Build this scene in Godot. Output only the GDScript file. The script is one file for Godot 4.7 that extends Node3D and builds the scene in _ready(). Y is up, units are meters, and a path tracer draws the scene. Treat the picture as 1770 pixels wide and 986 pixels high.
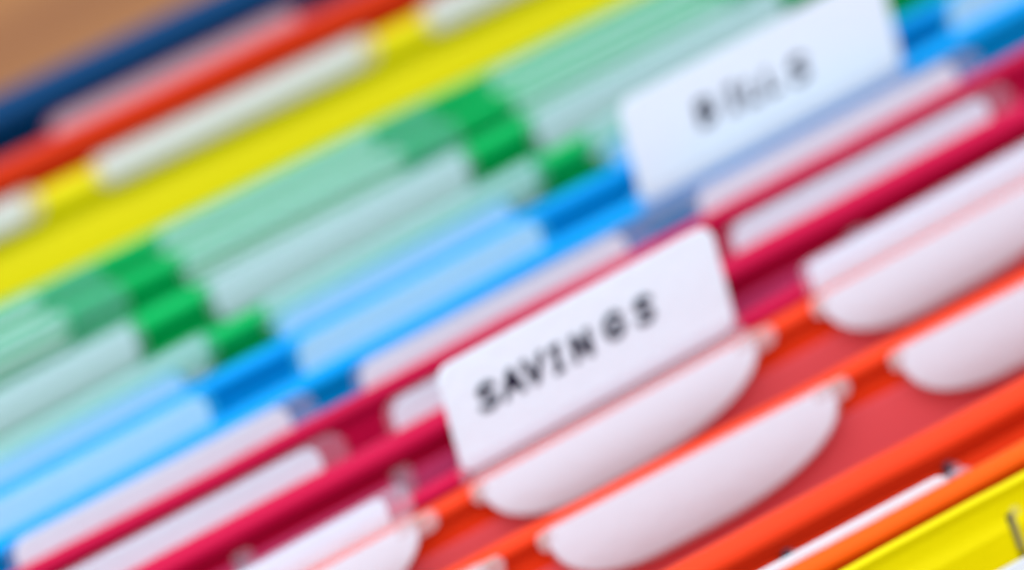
extends Node3D
# Close-up of a row of coloured hanging folders with index tabs. Lengths inside are millimetres, MM turns them to metres.
const MM := 0.001
var rng := RandomNumberGenerator.new()
var wave := FastNoiseLite.new()
var mats := {}
var taken := {}


func _ready() -> void:
	rng.seed = 11
	wave.seed = 5
	wave.frequency = 0.012
	# ---------- camera, light, exposure ----------
	var cam := Camera3D.new()
	cam.name = "camera"
	var back := Vector3(-0.32641553, 0.52520882, 0.78588078)
	var up := Vector3(0.43133704, 0.82257134, -0.37057353)
	add_child(cam)
	cam.transform = Transform3D(Basis(up.cross(back), up, back), back * 1.3725)
	var lens := CameraAttributesPhysical.new()
	lens.frustum_focal_length = 340.8
	lens.frustum_focus_distance = 1.238
	lens.exposure_aperture = 9.4
	lens.frustum_near = 0.1
	lens.frustum_far = 20.0
	cam.attributes = lens
	cam.fov = 4.034
	cam.near = 0.1
	cam.far = 20.0
	cam.current = true
	var we := WorldEnvironment.new()
	we.name = "environment"
	var env := Environment.new()
	env.background_mode = Environment.BG_COLOR
	env.background_color = Color(0.84, 0.91, 1.0)
	env.tonemap_mode = Environment.TONE_MAPPER_LINEAR
	env.tonemap_exposure = 1.08
	env.sdfgi_enabled = true
	env.ssao_enabled = true
	env.ssil_enabled = true
	we.environment = env
	add_child(we)
	area_light("softbox_light", Vector3(-0.5, 1.0, 0.62), Vector3(0, 0, 0.02), Vector2(0.9, 0.7), Color(0.96, 0.98, 1.0), 1.6)  # softbox added above left, its source out of view

	# ---------- materials ----------
	coat("navy", Color(0.0, 0.044, 0.13))
	coat("brick_red", Color(0.68, 0.036, 0.004))
	coat("old_yellow", Color(0.76, 0.61, 0.0))
	coat("green", Color(0.0, 0.43, 0.09))
	coat("blue", Color(0.0, 0.32, 0.74))
	coat("crimson", Color(0.58, 0.004, 0.052))
	coat("orange_red", Color(0.87, 0.052, 0.010))
	coat("orange", Color(0.90, 0.105, 0.003))
	coat("yellow", Color(0.84, 0.68, 0.0))
	paper("white", Color(0.79, 0.85, 0.89))
	coat("rose", Color(0.62, 0.055, 0.17))  # paler tone painted as gloss on the crimson leaf
	coat("coral", Color(0.92, 0.12, 0.13))  # paler tone painted as gloss on the orange red leaves
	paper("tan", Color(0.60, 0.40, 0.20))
	clear("tip", Color(0.95, 0.74, 0.70), 0.34)
	paper("ink", Color(0.012, 0.010, 0.03))
	clear("clear", Color(0.88, 0.86, 0.95), 0.14)
	clear("clear_pink", Color(0.90, 0.66, 0.74), 0.08)
	clear("clear_red", Color(0.48, 0.14, 0.24), 0.36)
	clear("clear_green", Color(0.20, 0.68, 0.45), 0.26)
	clear("clear_mint", Color(0.38, 0.66, 0.62), 0.20)
	clear("clear_blue", Color(0.04, 0.62, 0.90), 0.24)
	paper("mint", Color(0.05, 0.42, 0.18))
	paper("pale_mint", Color(0.74, 0.88, 0.86))
	clear("clear_yellow", Color(1.0, 0.76, 0.52), 0.26)
	clear("clear_orange", Color(0.85, 0.62, 0.62), 0.20)
	clear("smoky", Color(0.07, 0.07, 0.10), 0.82)
	wood()

	# ---------- the table the folders stand on ----------
	var st := SurfaceTool.new()
	st.begin(Mesh.PRIMITIVE_TRIANGLES)
	box(st, Vector3(0, -0.020, 0), Vector3(1.6, 0.04, 1.3))
	var table := commit(st, "table_top", mats["wood"], self)
	table.position = Vector3(0.0, -0.1165, -0.15)
	table.rotation.y = deg_to_rad(2.0)
	tag(table, "tan wooden table top under and behind the folders, seen past the navy one", "table")

	# ---------- folders: each with its leaves, far to near ----------
	var f: Node3D
	f = folder("hanging_folder", "navy blue hanging folder, farthest back, beside the bare wooden table", Vector3(0, 0, -0.1228))
	leaf(f, "front_leaf", 0.0, 1.4, "navy", 3.6, [], 0.8); leaf(f, "back_leaf", -7.0, 0.6, "navy", 2.2, [], -3.0); fold(f, -7.0, 0.0, "navy")
	f = folder("hanging_folder", "brick red hanging folder between the navy folder and the dark yellow folder", Vector3(0, 0, -0.1047))
	leaf(f, "front_leaf", 0.0, 2.0, "brick_red", 2.2); leaf(f, "back_leaf", -7.5, 1.6, "brick_red", 2.0, [], -5.0); fold(f, -7.5, 0.0, "brick_red")
	f = folder("hanging_folder", "dark yellow hanging folder between the brick red folder and the green folders", Vector3(0, 0, -0.0886))
	leaf(f, "front_leaf", 0.0, 2.6, "old_yellow", 2.6, [], 0.0, 0.0, 6.0); leaf(f, "back_leaf", -6.5, 2.2, "old_yellow", 2.0, [], -5.0); fold(f, -6.5, 0.0, "old_yellow")
	f = folder("hanging_folder", "green hanging folder right in front of the dark yellow folder", Vector3(0, 0, -0.0538))
	leaf(f, "front_leaf", 0.0, 1.4, "green", 1.7); leaf(f, "back_leaf", -8.7, 1.6, "green", 1.7); fold(f, -8.7, 0.0, "green")
	f = folder("hanging_folder", "green hanging folder right behind the blue folder, its tabs whiter", Vector3(0, 0, -0.0280))
	leaf(f, "front_leaf", 0.0, -1.8, "green", 1.8); leaf(f, "back_leaf", -13.9, -1.0, "green", 1.9); fold(f, -13.9, 0.0, "green")
	f = folder("hanging_folder", "bright blue hanging folder that holds the blurred BILLS tab", Vector3(0, 0, -0.0020))
	leaf(f, "front_leaf", 0.0, -1.2, "blue", 1.8); leaf(f, "back_leaf", -13.0, -0.9, "blue", 1.5); fold(f, -13.0, 0.0, "blue")
	f = folder("hanging_folder", "crimson hanging folder between the blue folder and the SAVINGS tab", Vector3(0, 0, 0.0263))
	leaf(f, "front_leaf", 0.0, -0.5, "crimson", 2.1, [-71.0, -40.0, -8.5, 51.7]); leaf(f, "back_leaf", -16.0, -0.3, "crimson", 1.4); fold(f, -16.0, 0.0, "crimson")
	painted_sheen(f, 0.0, -0.5, "rose", -5.6)
	f = folder("hanging_folder", "dark crimson hanging folder pressed against the orange red folder, holding the SAVINGS tab", Vector3(0, 0, 0.0423))
	leaf(f, "front_leaf", 0.0, -1.8, "crimson", 1.5); leaf(f, "back_leaf", -9.0, -1.0, "crimson", 1.6, [], -9.0); fold(f, -9.0, 0.0, "crimson")
	f = folder("hanging_folder", "orange red hanging folder with large white half round tabs in front of SAVINGS", Vector3(0, 0, 0.0681))
	leaf(f, "front_leaf", 0.0, 0.6, "orange_red", 1.7); leaf(f, "back_leaf", -20.2, -1.7, "orange_red", 1.6); fold(f, -20.2, 0.0, "orange_red")
	painted_sheen(f, 0.0, 0.6, "coral", -6.5); painted_sheen(f, -20.2, -1.7, "coral", -6.5)
	f = folder("hanging_folder", "orange folder with a thin white tab strip, next to the bright yellow folder", Vector3(0, 0, 0.1106))
	leaf(f, "front_leaf", 0.0, -0.2, "orange", 1.9); leaf(f, "back_leaf", -13.8, -0.5, "orange_red", 2.6, [-38.7, -7.2, 24.3], 0.0, 0.0, 2.6); fold(f, -13.8, 0.0, "orange_red")
	f = folder("hanging_folder", "bright yellow hanging folder at the near corner, with a dark upright slot", Vector3(0, 0, 0.1421))
	leaf(f, "front_leaf", 0.0, -0.5, "yellow", 1.2); leaf(f, "back_leaf", -25.8, -0.5, "yellow", 0.7, [-38.5, -7.0, 24.3], 0.0, -6.9, 2.5); fold(f, -25.8, 0.0, "yellow")

	# ---------- index tabs standing behind or hanging in front of the folder edges ----------
	var ends := ["left", "middle", "right", "far right"]
	var rows := [
		# what it sits on, z, yaw, in front?, bottom y, top y, u start, u end, sleeve beyond the right, sleeve material, group, first, last, offset
		["edge of the brick red folder", -104.7, 2.0, false, -8.0, 4.7, -33.5, 16.5, 2.5, "clear_red", -1, 1],
		["edge of the dark yellow folder", -88.6, 2.6, true, 0.7, 5.6, -34.5, 18.5, 3.0, "clear_yellow", -1, 1],
		["rear edge of the farther green folder", -62.5, 1.6, true, -3.4, 2.1, -36.0, 7.0, 12.0, "clear_green", -1, 1],
		["front edge of the farther green folder", -53.8, 1.4, true, -4.2, 2.3, -36.5, 7.5, 11.5, "clear_green", -1, 1],
		["rear edge of the nearer green folder", -41.9, -1.0, true, -5.0, 3.2, -38.5, 13.5, 1.5, "clear_mint", -1, 1],
		["front edge of the nearer green folder", -28.0, -1.8, true, -3.0, 3.6, -35.5, 20.0, 1.5, "clear_green", -1, 1],
		["rear edge of the blue folder", -15.0, -0.9, false, -8.0, 5.4, -36.0, 10.4, 1.0, "clear_blue", -1, 1],
		["front edge of the blue folder", -2.0, -1.2, false, -8.0, 7.6, -39.6, 8.8, 1.6, "clear_blue", -1, 2],
		["rear edge of the crimson folder", 10.3, -0.3, false, -8.0, 5.9, -34.2, 18.8, 5.0, "clear_pink", -1, 1],
		["front edge of the crimson folder", 26.3, -0.5, false, -8.0, 6.9, -36.8, 15.6, 5.0, "clear_pink", -1, 1],
		["edge of the dark crimson folder", 42.3, -1.8, true, -1.0, 5.7, -33.6, 16.4, 4.6, "clear", -1, 1],
		["rear edge of the orange red folder", 47.9, -1.7, true, -8.0, 2.9, -36.0, 18.4, 4.2, "clear_orange", -1, 1],
		["front edge of the orange red folder", 68.1, 0.6, true, -11.0, 1.4, -34.4, 20.8, 3.2, "clear_orange", -1, 1],
		["edge of the orange folder", 110.6, -0.2, false, -8.0, 3.1, -34.5, 19.4, 5.2, "clear", 0, 0],
		["front edge of the bright yellow folder", 142.1, -0.5, false, -8.0, 4.3, -34.5, 21.6, 3.0, "clear", 0, 0],
	]
	for r in rows:
		for k in range(r[10], r[11] + 1):
			if r[0] == "edge of the dark crimson folder" and k == 0:
				continue
			var tint: String = {"clear_red": "pinkish", "clear_yellow": "cream white", "clear_green": "pale green", "clear_mint": "whitish green", "clear_blue": "pale blue"}.get(r[9], "white")
			var shape: String = "half round" if r[0].contains("orange red") else "narrow"
			var where: String = ends[k + 1] + " of its row"
			if r[10] == r[11]:
				where = "the only one in view"
			elif r[0] == "front edge of the crimson folder":
				where = ["lower left of SAVINGS", "half hidden behind SAVINGS", "right of SAVINGS"][k + 1]
			elif r[0] == "edge of the dark crimson folder":
				where = ["lower left of SAVINGS", "", "right of SAVINGS"][k + 1]
			elif r[0] == "front edge of the blue folder":
				where = ["two tabs left of BILLS", "just left of BILLS", "along the foot of BILLS", "just right of BILLS"][k + 1]
			var label := "%s %s tab on %s, %s" % [tint, shape, r[0], where]
			index_tab(label, r, k)
	named_tab("SAVINGS", "upright white index card lettered SAVINGS in black, on the dark crimson folder", 42.3, -1.8, -36.0, 18.6, 22.4, 1.25, "clear", 4.5, [-28.2, -23.4, -19.0, -14.6, -9.6, -3.1, 3.0], 11.0, 0.4, 1.6, 2.0)
	named_tab("BILLS", "upright white index card lettered BILLS, blurred, on the bright blue folder", -2.0, -1.2, 27.3, 81.6, 22.6, 1.15, "clear", 4.4, [43.1, 48.4, 52.6, 56.6, 62.1], 11.0, -1.2, 2.2, 1.9)


# ---------- lights ----------
func area_light(called: String, at: Vector3, target: Vector3, size: Vector2, color: Color, energy: float) -> void:
	var l := AreaLight3D.new()
	l.name = called
	l.area_size = size
	l.light_color = color
	l.light_energy = energy
	l.shadow_enabled = true
	l.position = at
	add_child(l)
	l.look_at_from_position(at, target, Vector3.UP)


# ---------- materials; colours are linear ----------
func coat(called: String, c: Color) -> void:
	var m := StandardMaterial3D.new()
	m.resource_name = called
	m.albedo_color = c.linear_to_srgb()
	m.roughness = 0.46
	m.metallic_specular = 0.30
	var n := FastNoiseLite.new()
	n.seed = called.hash() % 1000
	n.frequency = 0.05
	var t := NoiseTexture2D.new()
	t.width = 256
	t.height = 256
	t.seamless = true
	t.noise = n
	m.heightmap_enabled = true
	m.heightmap_texture = t
	m.heightmap_scale = 0.004
	m.uv1_triplanar = true
	m.uv1_scale = Vector3.ONE * 60.0
	mats[called] = m


func paper(called: String, c: Color) -> void:
	var m := StandardMaterial3D.new()
	m.resource_name = called
	m.albedo_color = c.linear_to_srgb()
	m.roughness = 0.75
	m.metallic_specular = 0.3
	var n := FastNoiseLite.new()
	n.seed = 8
	n.frequency = 0.03
	n.fractal_octaves = 5
	var t := NoiseTexture2D.new()
	t.width = 256
	t.height = 256
	t.seamless = true
	t.noise = n
	m.heightmap_enabled = true
	m.heightmap_texture = t
	m.heightmap_scale = 0.012
	m.uv1_triplanar = true
	m.uv1_scale = Vector3(40.0, 40.0, 40.0)
	mats[called] = m


func clear(called: String, c: Color, alpha: float) -> void:
	var m := StandardMaterial3D.new()
	m.resource_name = called
	var s := c.linear_to_srgb()
	s.a = alpha
	m.albedo_color = s
	m.transparency = BaseMaterial3D.TRANSPARENCY_ALPHA
	m.roughness = 0.22
	m.metallic_specular = 0.4
	mats[called] = m


func wood() -> void:
	var m := StandardMaterial3D.new()
	m.resource_name = "wood"
	var n := FastNoiseLite.new()
	n.seed = 3
	n.frequency = 0.012
	n.fractal_octaves = 4
	var im := Image.create(512, 512, false, Image.FORMAT_RGB8)
	for y in 512:
		for x in 512:
			var g := n.get_noise_2d(x * 0.12, y * 1.6) * 0.5 + 0.5
			var fine := n.get_noise_2d(x * 0.6 + 900.0, y * 9.0) * 0.5 + 0.5
			var v := clampf((g * 0.8 + fine * 0.2 - 0.5) * 2.2 + 0.5, 0.0, 1.0)
			im.set_pixel(x, y, Color(0.60, 0.37, 0.20).lerp(Color(0.79, 0.53, 0.28), v))
	m.albedo_texture = ImageTexture.create_from_image(im)
	m.uv1_triplanar = true
	m.uv1_scale = Vector3(2.0, 2.0, 2.0)
	m.roughness = 0.55
	m.metallic_specular = 0.35
	mats["wood"] = m


# ---------- naming ----------
func numbered(called: String) -> String:
	taken[called] = taken.get(called, -1) + 1
	return called if taken[called] == 0 else "%s_%03d" % [called, taken[called]]


func tag(o: Node3D, label: String, category: String, group := "") -> void:
	o.set_meta("label", label)
	o.set_meta("category", category)
	if group:
		o.set_meta("group", group)


func commit(st: SurfaceTool, called: String, m: Material, parent: Node) -> MeshInstance3D:
	st.generate_normals()
	var o := MeshInstance3D.new()
	o.name = numbered(called) if parent == self else called
	o.mesh = st.commit()
	o.material_override = m
	parent.add_child(o, true)
	return o


func put(called: String, parent: Node, at: Vector3, yaw := 0.0) -> Node3D:
	var o := Node3D.new()
	o.name = numbered(called)
	parent.add_child(o, true)
	o.position = at
	o.rotation.y = -deg_to_rad(yaw)
	return o


# ---------- shapes ----------
func tri(st: SurfaceTool, a: Vector3, b: Vector3, c: Vector3) -> void:
	st.add_vertex(a * MM); st.add_vertex(b * MM); st.add_vertex(c * MM)


func quad(st: SurfaceTool, a: Vector3, b: Vector3, c: Vector3, d: Vector3) -> void:   # clockwise seen from the front
	tri(st, a, b, c); tri(st, a, c, d)


func box(st: SurfaceTool, at: Vector3, size: Vector3) -> void:
	st.set_smooth_group(-1)
	var h := size * 0.5 / MM
	var o := at / MM
	for s in [[Vector3.RIGHT, Vector3.UP], [Vector3.UP, Vector3.BACK], [Vector3.BACK, Vector3.RIGHT]]:
		var n: Vector3 = s[0].cross(s[1])
		for g in [1.0, -1.0]:
			var c: Vector3 = o + n * h * g
			var a: Vector3 = s[0] * h
			var b: Vector3 = s[1] * h * g
			quad(st, c - a - b, c - a + b, c + a + b, c + a - b)


# A thin plate with rounded corners, bent by bow(v) where v runs 0 at the top to 1 at the bottom; z is added on the front side.
func plate(st: SurfaceTool, u0: float, u1: float, y0: float, y1: float, r_top: float, r_bottom: float, thick: float, bow: float, z: float, cols := 18, rows := 8, wide := 1.0, wide_right := 1.0) -> void:
	var us := []
	for i in cols + 1:
		us.append(lerpf(u0, u1, 0.5 - 0.5 * cos(PI * i / cols)))
	var grid := []
	for u in us:
		var e: float = minf(u - u0, u1 - u)
		var t: float = y1 - (r_top - sqrt(maxf(0.0, r_top * r_top - pow(maxf(0.0, r_top - e), 2))))
		var rb: float = minf(r_bottom, y1 - y0 - r_top)
		var rx: float = maxf(0.001, r_bottom * (wide if u - u0 < u1 - u else wide_right))
		var b: float = y0 + (rb - rb * sqrt(maxf(0.0, 1.0 - pow(maxf(0.0, rx - e) / rx, 2))))
		var line := []
		for j in rows + 1:
			var y := lerpf(t, b, float(j) / rows)
			var v := (y1 - y) / (y1 - y0)
			line.append(Vector3(u, y, z + bow * sin(PI * clampf(v, 0.0, 1.0) * 0.6)))
		grid.append(line)
	var h := Vector3(0, 0, thick * 0.5)
	st.set_smooth_group(0)
	for i in cols:
		for j in rows:
			quad(st, grid[i][j + 1] + h, grid[i][j] + h, grid[i + 1][j] + h, grid[i + 1][j + 1] + h)
	st.set_smooth_group(1)
	for i in cols:
		for j in rows:
			quad(st, grid[i + 1][j + 1] - h, grid[i + 1][j] - h, grid[i][j] - h, grid[i][j + 1] - h)
	st.set_smooth_group(2)
	for i in cols:
		quad(st, grid[i][0] + h, grid[i][0] - h, grid[i + 1][0] - h, grid[i + 1][0] + h)
		quad(st, grid[i + 1][rows] + h, grid[i + 1][rows] - h, grid[i][rows] - h, grid[i][rows] + h)
	for j in rows:
		quad(st, grid[0][j + 1] + h, grid[0][j + 1] - h, grid[0][j] - h, grid[0][j] + h)
		quad(st, grid[cols][j] + h, grid[cols][j] - h, grid[cols][j + 1] - h, grid[cols][j + 1] + h)


# ---------- folders ----------
const U0 := -165.0
const U1 := 170.0


func folder(called: String, label: String, at: Vector3) -> Node3D:
	var o := put(called, self, at)
	tag(o, label, "folder", "coloured hanging folders standing in a row")
	return o


# One leaf: a sheet that hangs from a rolled edge of the radius given, with upright slots cut near its top.
func leaf(f: Node3D, called: String, z: float, yaw: float, m: String, radius: float, slots := [], drop := 0.0, crease := 0.0, bulge := 0.0) -> void:
	var st := SurfaceTool.new()
	st.begin(Mesh.PRIMITIVE_TRIANGLES)
	st.set_smooth_group(0)
	var prof: Array[Vector2] = [Vector2(-114.0, 0.35), Vector2(-60.0, 0.35), Vector2(-30.0, 0.35), Vector2(-20.0, 0.35), Vector2(-12.7, 0.35), Vector2(-12.5, 0.35)]
	if crease < 0.0:
		prof += [Vector2(crease - 0.7, 0.36), Vector2(crease - 0.2, 0.50), Vector2(crease + 0.2, 0.50), Vector2(crease + 0.7, 0.36)] as Array[Vector2]
	prof += [Vector2(-4.7, 0.36), Vector2(-4.5, 0.36), Vector2(minf(-radius * 2.0 - 0.4, -1.0) if radius < 2.0 else -4.3, 0.42 if radius < 2.0 else 0.8), Vector2(-radius * 1.45, 0.40 + 0.17 * radius), Vector2(-radius * 0.98, 0.30 + 0.52 * radius)] as Array[Vector2]
	for i in 15:
		var a := lerpf(-32.0, 232.0, i / 14.0)
		prof.append(Vector2(sin(deg_to_rad(a)), cos(deg_to_rad(a))) * radius)
	prof += [Vector2(-radius - 1.0, -0.55), Vector2(-9.0, -0.45), Vector2(-16.0, -0.42), Vector2(-16.2, -0.25), Vector2(-60.0, -0.25), Vector2(-114.0, -0.25)] as Array[Vector2]
	var us: Array[float] = []
	for i in 41:
		us.append(lerpf(U0, U1, i / 40.0))
	for s in slots:
		us.append(s - 0.75)
		us.append(s + 0.75)
	us.sort()
	var shift := rng.randf() * 500.0
	var at := func(u: float, p: Vector2) -> Vector3:
		var sag := wave.get_noise_2d(u, shift) * 0.7
		var tip := wave.get_noise_2d(u, shift + 77.0) * 0.35
		var fade := clampf(-p.x / 60.0, 0.0, 1.0)
		return Vector3(u, p.x + tip * (1.0 - fade) + drop, p.y + sag * (1.0 - fade) + (bulge * smoothstep(-1.0, -15.0, p.x) if p.y > 0.0 else 0.0))
	for i in us.size() - 1:
		var mid := (us[i] + us[i + 1]) * 0.5
		var in_slot := slots.any(func(s): return absf(mid - s) < 0.7)
		for j in prof.size() - 1:
			var py := (prof[j].x + prof[j + 1].x) * 0.5
			if in_slot and prof[j].y > 0.0 and prof[j + 1].y > 0.0 and py > -12.55 and py < -4.55:
				continue
			quad(st, at.call(us[i], prof[j]), at.call(us[i], prof[j + 1]), at.call(us[i + 1], prof[j + 1]), at.call(us[i + 1], prof[j]))
	var o := commit(st, called, mats[m], f)
	o.position.z = z * MM
	o.rotation.y = -deg_to_rad(yaw)
	for s in slots:
		var p := SurfaceTool.new()
		p.begin(Mesh.PRIMITIVE_TRIANGLES)
		plate(p, s - 0.72, s + (0.9 if m == "orange_red" else 0.1), -12.4, -3.0 if m == "orange_red" else -4.6, 0.4, 0.4, 0.3, 0.0, 1.15 if m == "crimson" else 2.4 if m == "orange_red" else 0.10, 6, 2)
		commit(p, "tab_prong", mats["smoky"], o)
		p = SurfaceTool.new()
		p.begin(Mesh.PRIMITIVE_TRIANGLES)
		plate(p, s + (-1.4 if m == "crimson" else 0.3), s + (2.3 if m == "crimson" else 1.9), -11.9, -3.6, 0.7, 0.7, 0.5, 0.0, 1.6 if m == "crimson" else 3.0 if m == "orange_red" else 0.75, 6, 2)
		commit(p, "clear_catch", mats["clear"], o)


# An added paler sheet over a leaf's lower face, its colour standing in for gloss.
func painted_sheen(f: Node3D, z: float, yaw: float, m: String, top: float) -> void:
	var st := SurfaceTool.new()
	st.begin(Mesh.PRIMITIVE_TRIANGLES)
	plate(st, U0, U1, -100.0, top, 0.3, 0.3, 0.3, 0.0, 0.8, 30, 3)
	var o := commit(st, "sheen_sheet", mats[m], f)
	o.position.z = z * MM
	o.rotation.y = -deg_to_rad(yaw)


# The bottom where the two leaves of a folder meet.
func fold(f: Node3D, z0: float, z1: float, m: String) -> void:
	var st := SurfaceTool.new()
	st.begin(Mesh.PRIMITIVE_TRIANGLES)
	box(st, Vector3((U0 + U1) * 0.5, -115.2, (z0 + z1) * 0.5) * MM, Vector3(U1 - U0, 1.8, absf(z1 - z0) + 2.0) * MM)
	commit(st, "bottom_fold", mats[m], f)


# ---------- tabs ----------
func index_tab(label: String, r: Array, k: int) -> void:
	var pitch := 67.3
	var du := pitch * k + rng.randf_range(-0.6, 0.6)
	var o := put("index_tab", self, Vector3(0, 0, r[1]) * MM, r[2])
	tag(o, label, "index tab", "index tabs in rows along the folder edges")
	var front: bool = r[3]
	var orange: bool = r[0].contains("orange red")
	var z := 2.9 if orange else (2.9 if front and r[1] < -80.0 else 2.4 if front else -1.2)
	var bow := 1.9 if orange else (0.5 if front else 0.0)
	var top: float = (2.6 if r[0] == "front edge of the blue folder" and k == 1 else r[5]) + rng.randf_range(-0.2, 0.2)
	var r_top := 1.2 if front else 2.6
	var r_bottom := 10.5 if orange else 2.2
	var wide := 1.7 if orange else 1.0
	var wide_right := 2.5 if orange else 1.0
	var st := SurfaceTool.new()
	st.begin(Mesh.PRIMITIVE_TRIANGLES)
	plate(st, r[6] + du, r[7] + du, r[4], top, r_top, r_bottom, 0.3, bow, z, 24, 8, wide, wide_right)
	commit(st, "paper_insert", mats["white"], o)
	st = SurfaceTool.new()
	st.begin(Mesh.PRIMITIVE_TRIANGLES)
	plate(st, r[6] + du - (0.5 if orange else 1.4), r[7] + du + (0.5 if orange else r[8]), r[4] - (0.9 if front and not orange and r[4] > 0.0 else 0.5), top + (1.8 if orange and r[1] < 60.0 else -0.8 if r[1] > 100.0 and r[1] < 120.0 else 0.5), r_top + 0.5, r_bottom + 0.8, 0.9, bow, z, 24, 8, wide, wide_right)
	commit(st, "clear_sleeve", mats[r[9]], o)
	if r[9] == "clear_green":
		for y in ([0.3, -1.9] if r[1] < -50.0 else [0.6]):
			st = SurfaceTool.new()
			st.begin(Mesh.PRIMITIVE_TRIANGLES)
			plate(st, r[6] + du - 0.4, r[7] + du + 2.0, y - 0.6, y + 0.6, 0.3, 0.3, 0.25, 0.0, z + 0.85, 8, 2)
			commit(st, "rib", mats["mint"], o)
			st = SurfaceTool.new()
			st.begin(Mesh.PRIMITIVE_TRIANGLES)
			plate(st, r[6] + du - 0.4, r[7] + du - 0.5, y - 1.6, y - 0.6, 0.3, 0.3, 0.25, 0.0, z + 0.85, 8, 2)
			commit(st, "rib", mats["pale_mint"], o)
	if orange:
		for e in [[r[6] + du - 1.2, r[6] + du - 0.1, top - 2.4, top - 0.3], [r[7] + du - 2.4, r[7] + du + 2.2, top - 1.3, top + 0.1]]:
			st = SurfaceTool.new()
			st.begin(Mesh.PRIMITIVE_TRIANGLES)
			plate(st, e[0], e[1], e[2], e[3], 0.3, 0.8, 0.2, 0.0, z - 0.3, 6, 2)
			commit(st, "tan_mark", mats["tan"], o)  # small tan plate near the top of each insert end
		for e in [[r[6] + du - 1.9, r[6] + du + 1.0], [r[7] + du - 3.5, r[7] + du + r[8]]]:
			st = SurfaceTool.new()
			st.begin(Mesh.PRIMITIVE_TRIANGLES)
			plate(st, e[0], e[1], top - 3.2, top + 0.5, 1.2, 1.5, 0.5, 0.0, z + 0.35, 8, 2)
			commit(st, "clear_tip", mats["tip"], o)


# Hand lettering: each letter is a set of strokes in a box of width w, height 1.
const STROKES := {
	"S": [[0.82, 0.86, 0.6, 0.99, 0.3, 0.97, 0.14, 0.8, 0.22, 0.62, 0.5, 0.5, 0.76, 0.36, 0.8, 0.16, 0.58, 0.02, 0.3, 0.02, 0.1, 0.14]],
	"A": [[0.04, 0.0, 0.26, 0.5, 0.5, 1.0, 0.72, 0.5, 0.94, 0.0], [0.2, 0.34, 0.8, 0.36]],
	"V": [[0.06, 1.0, 0.26, 0.5, 0.48, 0.0, 0.72, 0.5, 0.94, 1.0]],
	"I": [[0.5, 1.0, 0.5, 0.0], [0.24, 0.98, 0.76, 1.0], [0.24, 0.0, 0.76, 0.02]],
	"N": [[0.1, 0.0, 0.12, 1.0, 0.5, 0.48, 0.86, 0.0, 0.88, 1.0]],
	"G": [[0.86, 0.82, 0.62, 0.99, 0.32, 0.94, 0.1, 0.68, 0.1, 0.3, 0.32, 0.04, 0.62, 0.02, 0.86, 0.18, 0.88, 0.46, 0.54, 0.46]],
	"B": [[0.14, 0.0, 0.14, 1.0, 0.6, 0.97, 0.78, 0.78, 0.6, 0.55, 0.14, 0.52], [0.6, 0.54, 0.86, 0.32, 0.66, 0.04, 0.14, 0.0]],
	"L": [[0.14, 1.0, 0.14, 0.0, 0.82, 0.02]],
}


func letter(st: SurfaceTool, ch: String, at: Vector2, w: float, h: float, pen: float, z: float) -> void:
	var lift := 0.0
	for s in STROKES[ch]:
		var p: Array[Vector2] = []
		for i in s.size() / 2:
			p.append(at + Vector2(s[i * 2] * w, s[i * 2 + 1] * h))
		lift += 0.012
		var zz := z + lift
		for i in p.size() - 1:
			var d := (p[i + 1] - p[i]).normalized() * pen * 0.5
			var n := Vector2(-d.y, d.x)
			quad(st, v3(p[i] - n, zz), v3(p[i] + n, zz), v3(p[i + 1] + n, zz), v3(p[i + 1] - n, zz))
			zz += 0.002
		for c in p:
			zz += 0.002
			for i in 10:
				var a := TAU * i / 10.0
				var b := TAU * (i + 1) / 10.0
				tri(st, v3(c, zz), v3(c + Vector2(cos(b), sin(b)) * pen * 0.5, zz), v3(c + Vector2(cos(a), sin(a)) * pen * 0.5, zz))


func v3(p: Vector2, z: float) -> Vector3:
	return Vector3(p.x, p.y, z)


func named_tab(text: String, label: String, z: float, yaw: float, u0: float, u1: float, height: float, pen: float, sleeve: String, size: float, spots: Array, base: float, rise: float, foot: float, front: float) -> void:
	var o := put("lettered_tab", self, Vector3(0, 0, z) * MM, yaw)
	tag(o, label, "index tab")
	var st := SurfaceTool.new()
	st.begin(Mesh.PRIMITIVE_TRIANGLES)
	plate(st, u0, u1, foot, height, 2.6, 2.4, 0.35, 0.4, front)
	commit(st, "card", mats["white"], o)
	st = SurfaceTool.new()
	st.begin(Mesh.PRIMITIVE_TRIANGLES)
	plate(st, u0 - 0.5, u1 + 0.5, -3.4, foot + 2.4, 0.6, 1.4, 0.7, 0.0, front + 0.4)
	commit(st, "clear_sleeve", mats[sleeve], o)
	for i in text.length():
		st = SurfaceTool.new()
		st.begin(Mesh.PRIMITIVE_TRIANGLES)
		st.set_smooth_group(-1)
		var tall := size * rng.randf_range(0.96, 1.06)
		var w := tall * (0.45 if text[i] == "I" else 0.82 if text[i] != "L" else 0.7)
		letter(st, text[i], Vector2(spots[i] - w * 0.5, base + rise * i / text.length() + rng.randf_range(-0.2, 0.2)), w, tall, pen * rng.randf_range(0.9, 1.1), front + 0.62)
		commit(st, "letter", mats["ink"], o)
